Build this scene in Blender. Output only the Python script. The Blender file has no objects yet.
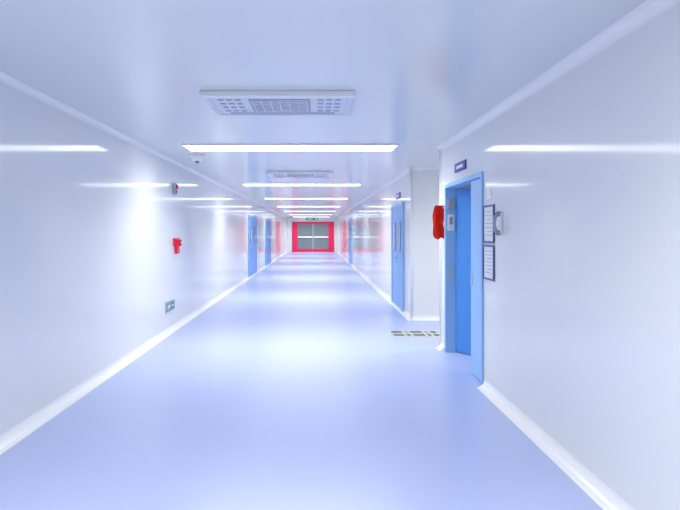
import bpy, bmesh, math
from mathutils import Vector, Matrix

scene = bpy.context.scene
scene.view_settings.view_transform = 'Standard'
scene.view_settings.look = 'None'
scene.view_settings.exposure = 0.0

# ------------------------------------------------------------- constants
XL, XR, H = -2.35, 1.74, 2.77
YB, YE = -6.5, 40.0
CAMH = 1.6
F = 500.0

# ------------------------------------------------------------- materials
def mat(name, col, rough=0.5, metal=0.0, spec=0.5, emit=None, es=0.0, coat=0.0, var=0.0, vscale=3.0, bump=0.0, coatr=0.05):
    m = bpy.data.materials.new(name); m.use_nodes = True
    nt = m.node_tree; b = nt.nodes['Principled BSDF']
    b.inputs['Base Color'].default_value = (*col, 1)
    b.inputs['Roughness'].default_value = rough
    b.inputs['Metallic'].default_value = metal
    b.inputs['Specular IOR Level'].default_value = spec
    b.inputs['Coat Weight'].default_value = coat
    b.inputs['Coat Roughness'].default_value = coatr
    if emit:
        b.inputs['Emission Color'].default_value = (*emit, 1)
        b.inputs['Emission Strength'].default_value = es
    tc = nt.nodes.new('ShaderNodeTexCoord')
    n = nt.nodes.new('ShaderNodeTexNoise'); n.inputs['Scale'].default_value = vscale
    nt.links.new(tc.outputs['Object'], n.inputs['Vector'])
    if var > 0:
        mx = nt.nodes.new('ShaderNodeMix'); mx.data_type = 'RGBA'
        mx.inputs['A'].default_value = (*[c*(1-var) for c in col], 1)
        mx.inputs['B'].default_value = (*[min(1, c*(1+var)) for c in col], 1)
        nt.links.new(n.outputs['Fac'], mx.inputs['Factor'])
        nt.links.new(mx.outputs['Result'], b.inputs['Base Color'])
    if bump > 0:
        bp = nt.nodes.new('ShaderNodeBump'); bp.inputs['Strength'].default_value = bump
        bp.inputs['Distance'].default_value = 0.01
        nt.links.new(n.outputs['Fac'], bp.inputs['Height'])
        nt.links.new(bp.outputs['Normal'], b.inputs['Normal'])
    return m

def panel_mat(name, col, rough, axis='Y', pitch=1.18, spec=0.5, coat=0.0, seam=0.93):
    """painted steel sandwich panel with faint joints"""
    m = mat(name, col, rough, spec=spec, coat=coat)
    nt = m.node_tree; b = nt.nodes['Principled BSDF']
    tc = nt.nodes.new('ShaderNodeTexCoord'); sp = nt.nodes.new('ShaderNodeSeparateXYZ')
    nt.links.new(tc.outputs['Object'], sp.inputs[0])
    d = nt.nodes.new('ShaderNodeMath'); d.operation = 'DIVIDE'; d.inputs[1].default_value = pitch
    nt.links.new(sp.outputs[axis], d.inputs[0])
    fr = nt.nodes.new('ShaderNodeMath'); fr.operation = 'FRACT'; nt.links.new(d.outputs[0], fr.inputs[0])
    lt = nt.nodes.new('ShaderNodeMath'); lt.operation = 'LESS_THAN'; lt.inputs[1].default_value = 0.004
    nt.links.new(fr.outputs[0], lt.inputs[0])
    mx = nt.nodes.new('ShaderNodeMix'); mx.data_type = 'RGBA'
    mx.inputs['A'].default_value = (*col, 1); mx.inputs['B'].default_value = (*[c*seam for c in col], 1)
    nt.links.new(lt.outputs[0], mx.inputs['Factor']); nt.links.new(mx.outputs['Result'], b.inputs['Base Color'])
    return m

M_wall = panel_mat('wall_panel_paint', (0.86, 0.87, 0.865), 0.09, spec=0.5)
M_ceil = panel_mat('ceiling_panel_paint', (0.78, 0.81, 0.80), 0.18, spec=0.5, seam=0.97)
M_floor = mat('blue_epoxy_floor', (0.49, 0.565, 0.86), 0.27, spec=0.5, var=0.02, vscale=0.8)
M_cove = mat('white_cove_trim', (0.96, 0.96, 0.95), 0.22)
M_white = mat('white_plastic', (0.90, 0.90, 0.90), 0.35)
M_grey = mat('grey_plastic', (0.36, 0.39, 0.47), 0.4)
M_vent = mat('vent_grey', (0.42, 0.45, 0.51), 0.5)
M_dark = mat('dark_slot', (0.10, 0.11, 0.16), 0.6)
M_navy = mat('navy_enamel', (0.06, 0.08, 0.36), 0.35)
M_steel = mat('brushed_steel', (0.62, 0.65, 0.70), 0.3, metal=0.9)
M_blue = mat('blue_door_paint', (0.07, 0.31, 0.78), 0.3, var=0.02)
M_mblue = mat('mid_blue_door_paint', (0.20, 0.44, 0.84), 0.3, var=0.02)
M_lblue = mat('light_blue_frame_paint', (0.32, 0.58, 0.92), 0.3, var=0.02)
M_red = mat('red_paint', (0.88, 0.015, 0.07), 0.35)
M_pink = mat('red_door_paint', (0.88, 0.015, 0.11), 0.35)
M_cloth = mat('red_fabric', (0.85, 0.03, 0.008), 0.75, var=0.15, vscale=20, bump=0.2)
M_glass = mat('dusky_glass', (0.20, 0.25, 0.26), 0.08, var=0.1, vscale=1.5)
M_glassb = mat('vision_glass', (0.40, 0.52, 0.66), 0.06)
M_paper = mat('printed_paper', (0.85, 0.86, 0.88), 0.6, var=0.05, vscale=60)
M_green = mat('exit_sign_green', (0.02, 0.32, 0.22), 0.4, emit=(0.02, 0.4, 0.25), es=0.25)
M_teal = mat('floor_exit_sign', (0.12, 0.30, 0.36), 0.35)
M_beige = mat('beige_floor_marking', (0.62, 0.62, 0.56), 0.5)
M_olive = mat('dark_floor_marking', (0.15, 0.18, 0.18), 0.5)
M_light = mat('led_diffuser', (0.95, 0.95, 0.95), 0.5, emit=(1, 1, 1), es=6.0)

# ------------------------------------------------------------- mesh builder
class B:
    def __init__(s): s.bm = bmesh.new(); s.mats = []
    def mi(s, m):
        if m not in s.mats: s.mats.append(m)
        return s.mats.index(m)
    def box(s, x0, x1, y0, y1, z0, z1, m, bev=0.0, M=None):
        t = bmesh.new()
        vs = [t.verts.new(p) for p in [(x0,y0,z0),(x1,y0,z0),(x1,y1,z0),(x0,y1,z0),(x0,y0,z1),(x1,y0,z1),(x1,y1,z1),(x0,y1,z1)]]
        for f in [(3,2,1,0),(4,5,6,7),(0,1,5,4),(1,2,6,5),(2,3,7,6),(3,0,4,7)]: t.faces.new([vs[i] for i in f])
        if bev > 0: bmesh.ops.bevel(t, geom=t.edges[:], offset=bev, segments=2, affect='EDGES', profile=0.5)
        s._add(t, m, M)
    def cyl(s, c, r, h, axis, m, seg=24, r2=None):
        t = bmesh.new()
        bmesh.ops.create_cone(t, cap_ends=True, segments=seg, radius1=r, radius2=r if r2 is None else r2, depth=h)
        R = {'Z': Matrix(), 'X': Matrix.Rotation(math.pi/2, 4, 'Y'), 'Y': Matrix.Rotation(math.pi/2, 4, 'X')}[axis]
        s._add(t, m, Matrix.Translation(c) @ R)
    def sph(s, c, r, m, sc=(1,1,1), seg=20):
        t = bmesh.new(); bmesh.ops.create_uvsphere(t, u_segments=seg, v_segments=seg//2, radius=r)
        s._add(t, m, Matrix.Translation(c) @ Matrix.Diagonal((*sc, 1)), True)
    def tube(s, pts, rads, m, seg=10):
        t = bmesh.new(); rings = []
        n = len(pts); pts = [Vector(p) for p in pts]
        if not isinstance(rads, (list, tuple)): rads = [rads]*n
        for i, p in enumerate(pts):
            d = (pts[min(i+1, n-1)] - pts[max(i-1, 0)]).normalized()
            a = d.orthogonal().normalized() if i == 0 else (pa - d*pa.dot(d)).normalized()
            pa = a; b = d.cross(a)
            rings.append([t.verts.new(p + (a*math.cos(2*math.pi*k/seg) + b*math.sin(2*math.pi*k/seg))*rads[i]) for k in range(seg)])
        for i in range(n-1):
            for k in range(seg):
                t.faces.new([rings[i][k], rings[i][(k+1)%seg], rings[i+1][(k+1)%seg], rings[i+1][k]])
        t.faces.new(rings[0][::-1]); t.faces.new(rings[-1])
        s._add(t, m, None, True)
    def prism(s, prof, y0, y1, m, smooth=False):
        """profile in XZ extruded along Y"""
        t = bmesh.new()
        a = [t.verts.new((p[0], y0, p[1])) for p in prof]; b = [t.verts.new((p[0], y1, p[1])) for p in prof]
        n = len(prof)
        for i in range(n): t.faces.new([a[i], a[(i+1)%n], b[(i+1)%n], b[i]])
        t.faces.new(a[::-1]); t.faces.new(b)
        bmesh.ops.recalc_face_normals(t, faces=t.faces[:])
        s._add(t, m)
    def _add(s, t, m, M=None, smooth=False):
        if M is not None: t.transform(M)
        idx = s.mi(m)
        for f in t.faces: f.material_index = idx; f.smooth = smooth
        me = bpy.data.meshes.new('tmp'); t.to_mesh(me); t.free(); s.bm.from_mesh(me); bpy.data.meshes.remove(me)
    def done(s, name, parent=None, smooth=False):
        me = bpy.data.meshes.new(name)
        bmesh.ops.recalc_face_normals(s.bm, faces=s.bm.faces[:])
        s.bm.to_mesh(me); s.bm.free()
        for m in s.mats: me.materials.append(m)
        if smooth:
            for p in me.polygons: p.use_smooth = True
        o = bpy.data.objects.new(name, me); scene.collection.objects.link(o)
        if parent: o.parent = parent
        return o

def empty(name, loc=(0, 0, 0)):
    e = bpy.data.objects.new(name, None); e.empty_display_size = 0.1; scene.collection.objects.link(e); return e
def one(name, *a, **k):
    b = B(); b.box(*a, **k); return b.done(name)

T = 0.12
SX = 8.0          # far end of side corridor
Y1, Y2 = 6.96, 9.1
D0, D1, DH = 5.19, 6.70, 2.23   # right door opening

# ------------------------------------------------------------- shell
one('floor', XL-T, SX+T, YB-T, YE+T, -0.1, 0.0, M_floor)
one('ceiling', XL-T, SX+T, YB-T, YE+T, H, H+0.1, M_ceil)
one('wall_left', XL-T, XL, YB-T, YE+T, 0, H, M_wall)
b = B()
b.box(XR, XR+T, YB, D0, 0, H, M_wall)
b.box(XR, XR+T, D0, D1, DH, H, M_wall)
b.box(XR, XR+T, D1, Y1, 0, H, M_wall)
b.done('wall_right')
one('wall_right_far', XR, XR+T, Y2, YE, 0, H, M_wall)
one('wall_side_corridor_near', XR+T, SX, Y1-T, Y1, 0, H, M_wall)
one('wall_side_corridor_far', XR+T, SX, Y2, Y2+T, 0, H, M_wall)
one('wall_side_corridor_end', SX, SX+T, Y1-T, Y2+T, 0, H, M_wall)
one('wall_back', XL, XR+T, YB-T, YB, 0, H, M_wall)
b = B()
RX0, RX1, RTOP = -1.92, 1.44, 2.42
b.box(XL, RX0, YE, YE+T, 0, H, M_wall); b.box(RX1, XR+T, YE, YE+T, 0, H, M_wall); b.box(RX0, RX1, YE, YE+T, RTOP, H, M_wall)
b.done('wall_end')
b = B()   # room behind the blue door
b.box(XR+T, 4.6, 3.0-T, 3.0, 0, H, M_wall); b.box(4.6, 4.6+T, 3.0-T, Y1-T, 0, H, M_wall)
b.done('wall_side_room')

# coves (concave quarter fillets)
def cove(name, x, sx, z, sz, y0, y1, r, m=M_cove):
    pr = [(x, z), (x+sx*r, z)]
    for i in range(1, 7):
        a = math.pi/2*i/6
        pr.append((x+sx*(r - r*math.sin(a)), z+sz*(r - r*math.cos(a))))
    b = B(); b.prism(pr, y0, y1, m); return b
cove('', XL, 1, 0, 1, YB, YE, 0.085).done('baseboard_left')
b = cove('', XR, -1, 0, 1, YB, D0-0.03, 0.085); b.done('baseboard_right')
cove('', XR, -1, 0, 1, D1+0.04, Y1+0.0, 0.085).done('baseboard_right_corner')
cove('', XR, -1, 0, 1, Y2-0.085, YE, 0.085).done('baseboard_right_far')
cove('', XL, 1, H, -1, YB, YE, 0.05).done('trim_1')
cove('', XR, -1, H, -1, YB, Y1, 0.07).done('trim_2')
cove('', XR, -1, H, -1, Y2, YE, 0.06).done('trim_3')
def cove_x(name, y, sy, z, sz, x0, x1, r):
    b = B(); t = bmesh.new(); pr = [(y, z), (y+sy*r, z)]
    for i in range(1, 7):
        a = math.pi/2*i/6; pr.append((y+sy*(r-r*math.sin(a)), z+sz*(r-r*math.cos(a))))
    A = [t.verts.new((x0, p[0], p[1])) for p in pr]; C = [t.verts.new((x1, p[0], p[1])) for p in pr]
    n = len(pr)
    for i in range(n): t.faces.new([A[i], A[(i+1)%n], C[(i+1)%n], C[i]])
    t.faces.new(A[::-1]); t.faces.new(C)
    b._add(t, M_cove); return b.done(name)
cove_x('baseboard_side_corridor', Y2, -1, 0, 1, XR, SX, 0.085)
cove_x('trim_4', Y2, -1, H, -1, XR, SX, 0.05)
b = B(); b.tube([(XR, Y1, 0), (XR, Y1, H)], 0.022, M_cove, 14); b.done('trim_5')
b = B(); b.tube([(XR, Y2, 0), (XR, Y2, H)], 0.022, M_cove, 14); b.done('trim_6')

# ------------------------------------------------------------- ceiling lights
def area(name, loc, sx, sy, P, parent, col=(1, 0.985, 0.955)):
    l = bpy.data.lights.new(name, 'AREA'); l.shape = 'RECTANGLE'; l.size = sx; l.size_y = sy
    l.energy = P; l.color = col; l.spread = math.radians(142)
    o = bpy.data.objects.new(name, l); o.location = loc; scene.collection.objects.link(o); o.parent = parent
    return o
CX = -0.345
def ceiling_light(yc, P=50, xc=CX, w=2.85, d=0.46):
    e = empty('ceiling_light')
    b = B()
    z0 = H-0.02
    b.box(xc-w/2-.02, xc+w/2+.02, yc-d/2-.02, yc-d/2, z0, H, M_white)
    b.box(xc-w/2-.02, xc+w/2+.02, yc+d/2, yc+d/2+.02, z0, H, M_white)
    b.box(xc-w/2-.02, xc-w/2, yc-d/2, yc+d/2, z0, H, M_white)
    b.box(xc+w/2, xc+w/2+.02, yc-d/2, yc+d/2, z0, H, M_white)
    b.done('housing', e)
    b = B(); b.box(xc-w/2, xc+w/2, yc-d/2, yc+d/2, H-0.012, H, M_light); b.done('diffuser', e)
    area('lamp', (xc, yc, H-0.018), w-0.02, d-0.02, P, e)
for y in [-4.2, 1.15, 6.88, 12.25, 17.4, 22.7, 28.0, 33.3, 38.4]:
    ceiling_light(y)
ceiling_light(8.03, 22, 3.6, 1.2, 0.5)  # added lamp, out of view, brightens the side corridor's far wall
ceiling_light(4.6, 14, 3.3, 1.2, 0.3)  # small unseen lamp added to light the room behind the blue door

# ------------------------------------------------------------- air conditioners
M_ac = mat('aircon_panel', (0.70, 0.74, 0.80), 0.35)
def aircon(xc, y0, y1, w):
    b = B()
    x0, x1 = xc-w/2, xc+w/2
    b.box(x0, x1, y0, y0+0.06, H-0.05, H, M_white, 0.008)
    b.box(x0, x1, y1-0.05, y1, H-0.03, H, M_ac, 0.008)
    b.box(x0, x0+0.05, y0+.06, y1-.05, H-0.03, H, M_ac, 0.005)
    b.box(x1-0.05, x1, y0+.06, y1-.05, H-0.03, H, M_ac, 0.005)
    b.box(x0+.05, x1-.05, y0+.06, y1-.05, H-0.02, H, M_ac)
    # dark recess and slats of the intake grille
    b.box(xc-.27, xc+.27, y0+.20, y1-.14, H-0.023, H-0.019, M_grey)
    n = 8
    for i in range(n):
        yy = y0+.225 + (y1-y0-.39)*i/(n-1)
        b.box(xc-.26, xc+.26, yy-.008, yy+.010, H-0.028, H-0.023, M_ac)
    for i in range(7):
        xx = xc-.24+.08*i; b.box(xx-.004, xx+.004, y0+.21, y1-.15, H-0.031, H-0.028, M_ac)
    # four side outlets, each with small louvres
    for sx in (-1, 1):
        for r in range(4):
            yy = y0+.22+(y1-y0-.40)*r/3
            for k in range(3):
                xx = xc+sx*(.36+.075*k)
                b.box(xx-.025, xx+.025, yy-.022, yy+.022, H-0.024, H-0.019, M_grey)
    b.box(xc-.5, xc+.5, y1-.11, y1-.08, H-0.024, H-0.019, M_vent)
    b.box(x0+.03, x1-.03, y0+.064, y0+.10, H-0.026, H-0.019, M_grey)
    return b.done('ceiling_air_conditioner')
aircon(-0.32, 4.13, 4.92, 1.29)
aircon(-0.32, 9.6, 10.5, 1.29)

# ceiling dome detector
b = B(); b.cyl((-1.80, 7.6, H-0.015), 0.12, 0.03, 'Z', M_white); b.sph((-1.80, 7.6, H-0.03), 0.10, M_white, (1, 1, .85)); b.sph((-1.80, 7.58, H-0.09), 0.04, M_dark)
b.done('ceiling_dome_camera', smooth=False)

# ------------------------------------------------------------- right door (unequal double door, main leaf ajar inwards)
e = empty('door_1')
b = B()
xi, xo = XR-0.02, XR+T+0.01
b.box(xi, xo, D0, D0+0.05, 0, DH, M_lblue, .003)
b.box(xi, xo, D1-0.05, D1, 0, DH, M_lblue, .003)
b.box(xi, xo, D0+.05, D1-.05, DH-.05, DH, M_lblue, .003)
b.done('frame', e)
b = B()
b.box(XR+0.01, XR+0.055, D0+.05, D0+.46, 0.008, DH-.055, M_lblue, .003)
b.box(XR+0.006, XR+0.012, D0+.06, D0+.065, 0.03, DH-.07, M_blue)
b.box(XR+0.0, XR+0.01, D0+.40, D0+.44, 1.0, 1.14, M_steel, .002)
b.done('fixed_leaf', e)
b = B()  # access-control boxes and strike plate on far jamb
b.box(XR+0.01, XR+0.105, D1-.075, D1-.05, 1.90, 2.04, M_vent, .004)
b.box(XR+0.01, XR+0.095, D1-.070, D1-.05, 1.62, 1.83, M_white, .004)
b.box(XR+0.03, XR+0.075, D1-.074, D1-.07, 1.70, 1.80, M_grey, .001)
b.box(XR+0.03, XR+0.07, D1-.06, D1-.05, 1.0, 1.12, M_steel, .003)
b.done('jamb_fittings', e)
ang = math.radians(40)
ML = Matrix.Translation((XR+T-0.005, D1-.06, 0)) @ Matrix.Rotation(ang, 4, 'Z')
b = B()   # local: leaf runs along -Y from hinge, thickness along +X
W = 1.0
b.box(0, .045, -W, 0, 0.01, DH-.06, M_blue, .003, ML)
b.box(-.004, .049, -.72, -.34, 1.25, 1.85, M_navy, .002, ML)
b.box(-.007, .052, -.70, -.36, 1.27, 1.83, M_glassb, 0, ML)
b.box(-.012, 0, -W+.05, -W+.10, .95, 1.2, M_steel, .003, ML)
b.box(-.06, -.045, -W+.05, -W+.19, 1.08, 1.10, M_steel, .004, ML)
b.box(-.05, -.01, -W+.06, -W+.08, 1.08, 1.10, M_steel, 0, ML)
b.done('main_leaf', e)
# nameplate over the door
b = B(); b.box(XR-0.02, XR, 5.78, 6.22, 2.33, 2.44, M_navy, .004); b.box(XR-0.022, XR-.02, 5.86, 6.14, 2.365, 2.405, M_white)
b.done('door_nameplate')

# hanging red cloth by the corner
def cloth():
    t = bmesh.new(); nz, nx = 26, 14
    g = []
    for j in range(nz+1):
        v = j/nz; row = []
        hw = 0.084*(0.92+0.10*math.sin(v*9.5+0.6))
        if v < .08: hw *= .80+.20*(v/.08)
        if v > .94: hw *= 1-.18*((v-.94)/.06)
        off = 0.010*math.sin(v*8+1)
        for i in range(nx+1):
            u = i/nx*2-1
            x = off + hw*u; y = 0.018*math.sin(u*6+v*3) + 0.012*math.sin(v*11)
            row.append(t.verts.new((x, y, (v-.5)*0.45 + .012*math.sin(u*4)*(1-v))))
        g.append(row)
    for j in range(nz):
        for i in range(nx): t.faces.new([g[j][i], g[j][i+1], g[j+1][i+1], g[j+1][i]])
    r = bmesh.ops.solidify(t, geom=t.faces[:], thickness=0.02)
    b = B(); b._add(t, M_cloth, Matrix.Translation((1.672, 6.80, 1.735)), True)
    b.cyl((XR-.015, 6.80, 1.93), .012, .05, 'X', M_steel)
    return b.done('hanging_red_cloth')
cloth()

# notice frames
def notice(z0, z1):
    b = B(); y0, y1 = 4.86, 5.17; x = XR
    b.box(x-.008, x, y0, y1, z0, z1, M_paper)
    for (a, c, d, f) in [(y0, y1, z0, z0+.018), (y0, y1, z1-.018, z1), (y0, y0+.02, z0+.018, z1-.018), (y1-.02, y1, z0+.018, z1-.018)]:
        b.box(x-.016, x, a, c, d, f, M_navy, .002)
    for k in range(7):
        zz = z1-.06-(z1-z0-.1)*k/7
        b.box(x-.0095, x-.008, y0+.05, y1-.05-(.05 if k % 3 == 2 else 0), zz-.006, zz, M_vent)
    b.done('framed_notice')
notice(1.49, 1.87); notice(1.12, 1.47)

# wall intercom handset
b = B()
b.box(XR-.02, XR, 4.65, 4.73, 1.58, 1.78, M_white, .006)
pts = [(XR-.035, 4.69, 1.59), (XR-.06, 4.69, 1.62), (XR-.07, 4.69, 1.68), (XR-.06, 4.69, 1.74), (XR-.035, 4.69, 1.77)]
b.tube(pts, [.024, .017, .014, .017, .024], M_grey, 12)
b.cyl((XR-.03, 4.69, 1.59), .024, .03, 'X', M_grey); b.cyl((XR-.03, 4.69, 1.77), .024, .03, 'X', M_grey)
b.done('wall_intercom_phone')
one('wall_switch_plate', XR-.008, XR, 4.95, 5.08, 1.93, 2.03, M_white, .002)

# floor marking
b = B()
x0, x1, y0, y1 = 1.17, 1.95, 7.62, 8.14
b.box(x0, x1, y0, y1, 0.0, 0.002, M_beige)
for i, (a, c) in enumerate([(0.03, .2), (.24, .30), (.34, .52), (.56, .62), (.66, .75)]):
    b.box(x0+a, x0+c, y0+.06, y0+.22, .002, .003, M_olive)
    b.box(x0+a, x0+c, y0+.30, y0+.46, .002, .003, M_olive if i % 2 == 0 else M_grey)
b.done('floor_marking_sign')

# ------------------------------------------------------------- left wall devices
x = XL
b = B(); b.box(x, x+.03, 8.22, 8.52, 1.42-.05, 1.50, M_red, .006); b.box(x, x+.05, 8.30, 8.46, 1.24, 1.42, M_red, .01)
b.cyl((x+.06, 8.38, 1.42), .055, .07, 'X', M_red); b.cyl((x+.10, 8.38, 1.42), .02, .02, 'X', M_white)
b.done('fire_alarm_call_point')
b = B(); b.box(x, x+.05, 8.18, 8.30, 2.22, 2.40, M_vent, .01); b.cyl((x+.06, 8.24, 2.34), .035, .03, 'X', M_red); b.box(x+.05, x+.055, 8.2, 8.28, 2.24, 2.28, M_dark)
b.done('wall_alarm_sounder')
b = B(); b.box(x, x+.018, 7.78, 8.26, .33, .50, M_steel, .004); b.box(x+.018, x+.021, 7.80, 8.24, .345, .485, M_teal)
# running figure + arrow
b.box(x+.021, x+.022, 8.06, 8.18, .405, .425, M_white); b.box(x+.021, x+.022, 7.86, 7.90, .37, .45, M_white)
b.box(x+.021, x+.022, 7.92, 7.99, .39, .44, M_white); b.cyl((x+.0215, 7.96, .455), .013, .001, 'X', M_white)
b.done('wall_exit_sign')

# ------------------------------------------------------------- other blue doors
def flat_door(name, side, y0, y1, h=2.15, double=False, body=M_blue):
    e = empty(name); s = 1 if side < 0 else -1
    X = XL if side < 0 else XR
    def bx(b, d0, d1, *r, **k):
        a, c = sorted((X+s*d0, X+s*d1)); b.box(a, c, *r, **k)
    b = B()
    bx(b, 0, .04, y0, y0+.06, 0, h, M_lblue, bev=.003); bx(b, 0, .04, y1-.06, y1, 0, h, M_lblue, bev=.003); bx(b, 0, .04, y0+.06, y1-.06, h-.06, h, M_lblue, bev=.003)
    b.done('frame', e)
    b = B(); segs = [(y0+.06, y1-.06)]
    if double: ym = (y0+y1)/2; segs = [(y0+.06, ym-.003), (ym+.003, y1-.06)]
    for (a, c) in segs:
        bx(b, 0, .025, a, c, .01, h-.06, body, bev=.002)
        w = c-a
        bx(b, .025, .032, a+w*.3, c-w*.3, 1.2, 1.8, M_navy); bx(b, .032, .035, a+w*.3+.02, c-w*.3-.02, 1.22, 1.78, M_glassb)
        bx(b, .025, .035, a+.06, a+.11, .95, 1.15, M_steel); bx(b, .06, .075, a+.06, a+.2, 1.04, 1.06, M_steel); bx(b, .03, .07, a+.07, a+.09, 1.04, 1.06, M_steel)
    b.done('leaf', e)
flat_door('door_2', 1, 9.85, 11.3, 2.2, True, M_mblue)
flat_door('door_3', -1, 17.3, 19.6, 2.2, True)
flat_door('door_4', -1, 23.0, 25.6, 2.2, True)
flat_door('door_5', 1, 24.0, 25.6, 2.2, True, M_mblue)
b = B(); b.box(XR-.02, XR, 10.3, 10.8, 2.3, 2.42, M_navy, .003); b.box(XR-.022, XR-.02, 10.36, 10.74, 2.34, 2.38, M_white); b.done('door_nameplate')

# ------------------------------------------------------------- red end door
e = empty('door_6')
b = B(); y0, y1 = YE-.06, YE+.06
fw = .40
b.box(RX0, RX0+fw, y0, y1, 0, RTOP, M_pink, .01); b.box(RX1-fw, RX1, y0, y1, 0, RTOP, M_pink, .01)
b.box(RX0+fw, RX1-fw, y0, y1, RTOP-.16, RTOP, M_pink, .01)
b.done('frame', e)
xm = (RX0+RX1)/2
for k, (a, c) in enumerate([(RX0+fw, xm-.005), (xm+.005, RX1-fw)]):
    b = B()
    b.box(a, c, y0+.03, y1-.03, 0.01, .24, M_pink, .004); b.box(a, c, y0+.03, y1-.03, RTOP-.20, RTOP-.165, M_pink, .004)
    b.box(a, a+.04, y0+.03, y1-.03, .24, RTOP-.20, M_pink if k == 0 else M_grey); b.box(c-.04, c, y0+.03, y1-.03, .24, RTOP-.20, M_grey if k == 0 else M_pink)
    b.box(a+.04, c-.04, y0+.05, y1-.05, .24, RTOP-.20, M_glass)
    b.box(a+.06, c-.02 if k == 0 else c-.06, y0-.05, y0-.02, 1.13, 1.25, M_white, .01)
    b.box(a+.14, a+.18, y0-.02, y0+.05, 1.15, 1.23, M_steel); b.box(c-.18, c-.14, y0-.02, y0+.05, 1.15, 1.23, M_steel)
    b.done('leaf_%d' % (k+1), e)
b = B(); b.box(-.75, .15, 37.0, 37.05, 2.46, 2.68, M_green, .005)
b.box(-.65, -.25, 36.997, 37.0, 2.53, 2.61, M_white); b.box(-.05, .08, 36.997, 37.0, 2.51, 2.64, M_white)
b.cyl((-.6, 37.025, 2.725), .01, .09, 'Z', M_steel); b.cyl((0, 37.025, 2.725), .01, .09, 'Z', M_steel)
b.done('hanging_exit_sign')

# ------------------------------------------------------------- world + camera
w = bpy.data.worlds.new('world'); scene.world = w; w.use_nodes = True
w.node_tree.nodes['Background'].inputs[0].default_value = (.8, .87, 1, 1)
w.node_tree.nodes['Background'].inputs[1].default_value = .6
cd = bpy.data.cameras.new('camera'); cam = bpy.data.objects.new('camera', cd); scene.collection.objects.link(cam)
cam.location = (0, 0, CAMH); cam.rotation_euler = (math.pi/2, 0, 0)
cd.sensor_width = 36; cd.lens = 36*F/680
cd.shift_x = (340-316)/680; cd.shift_y = -(255-232)/680
cd.clip_start = .05
scene.camera = cam
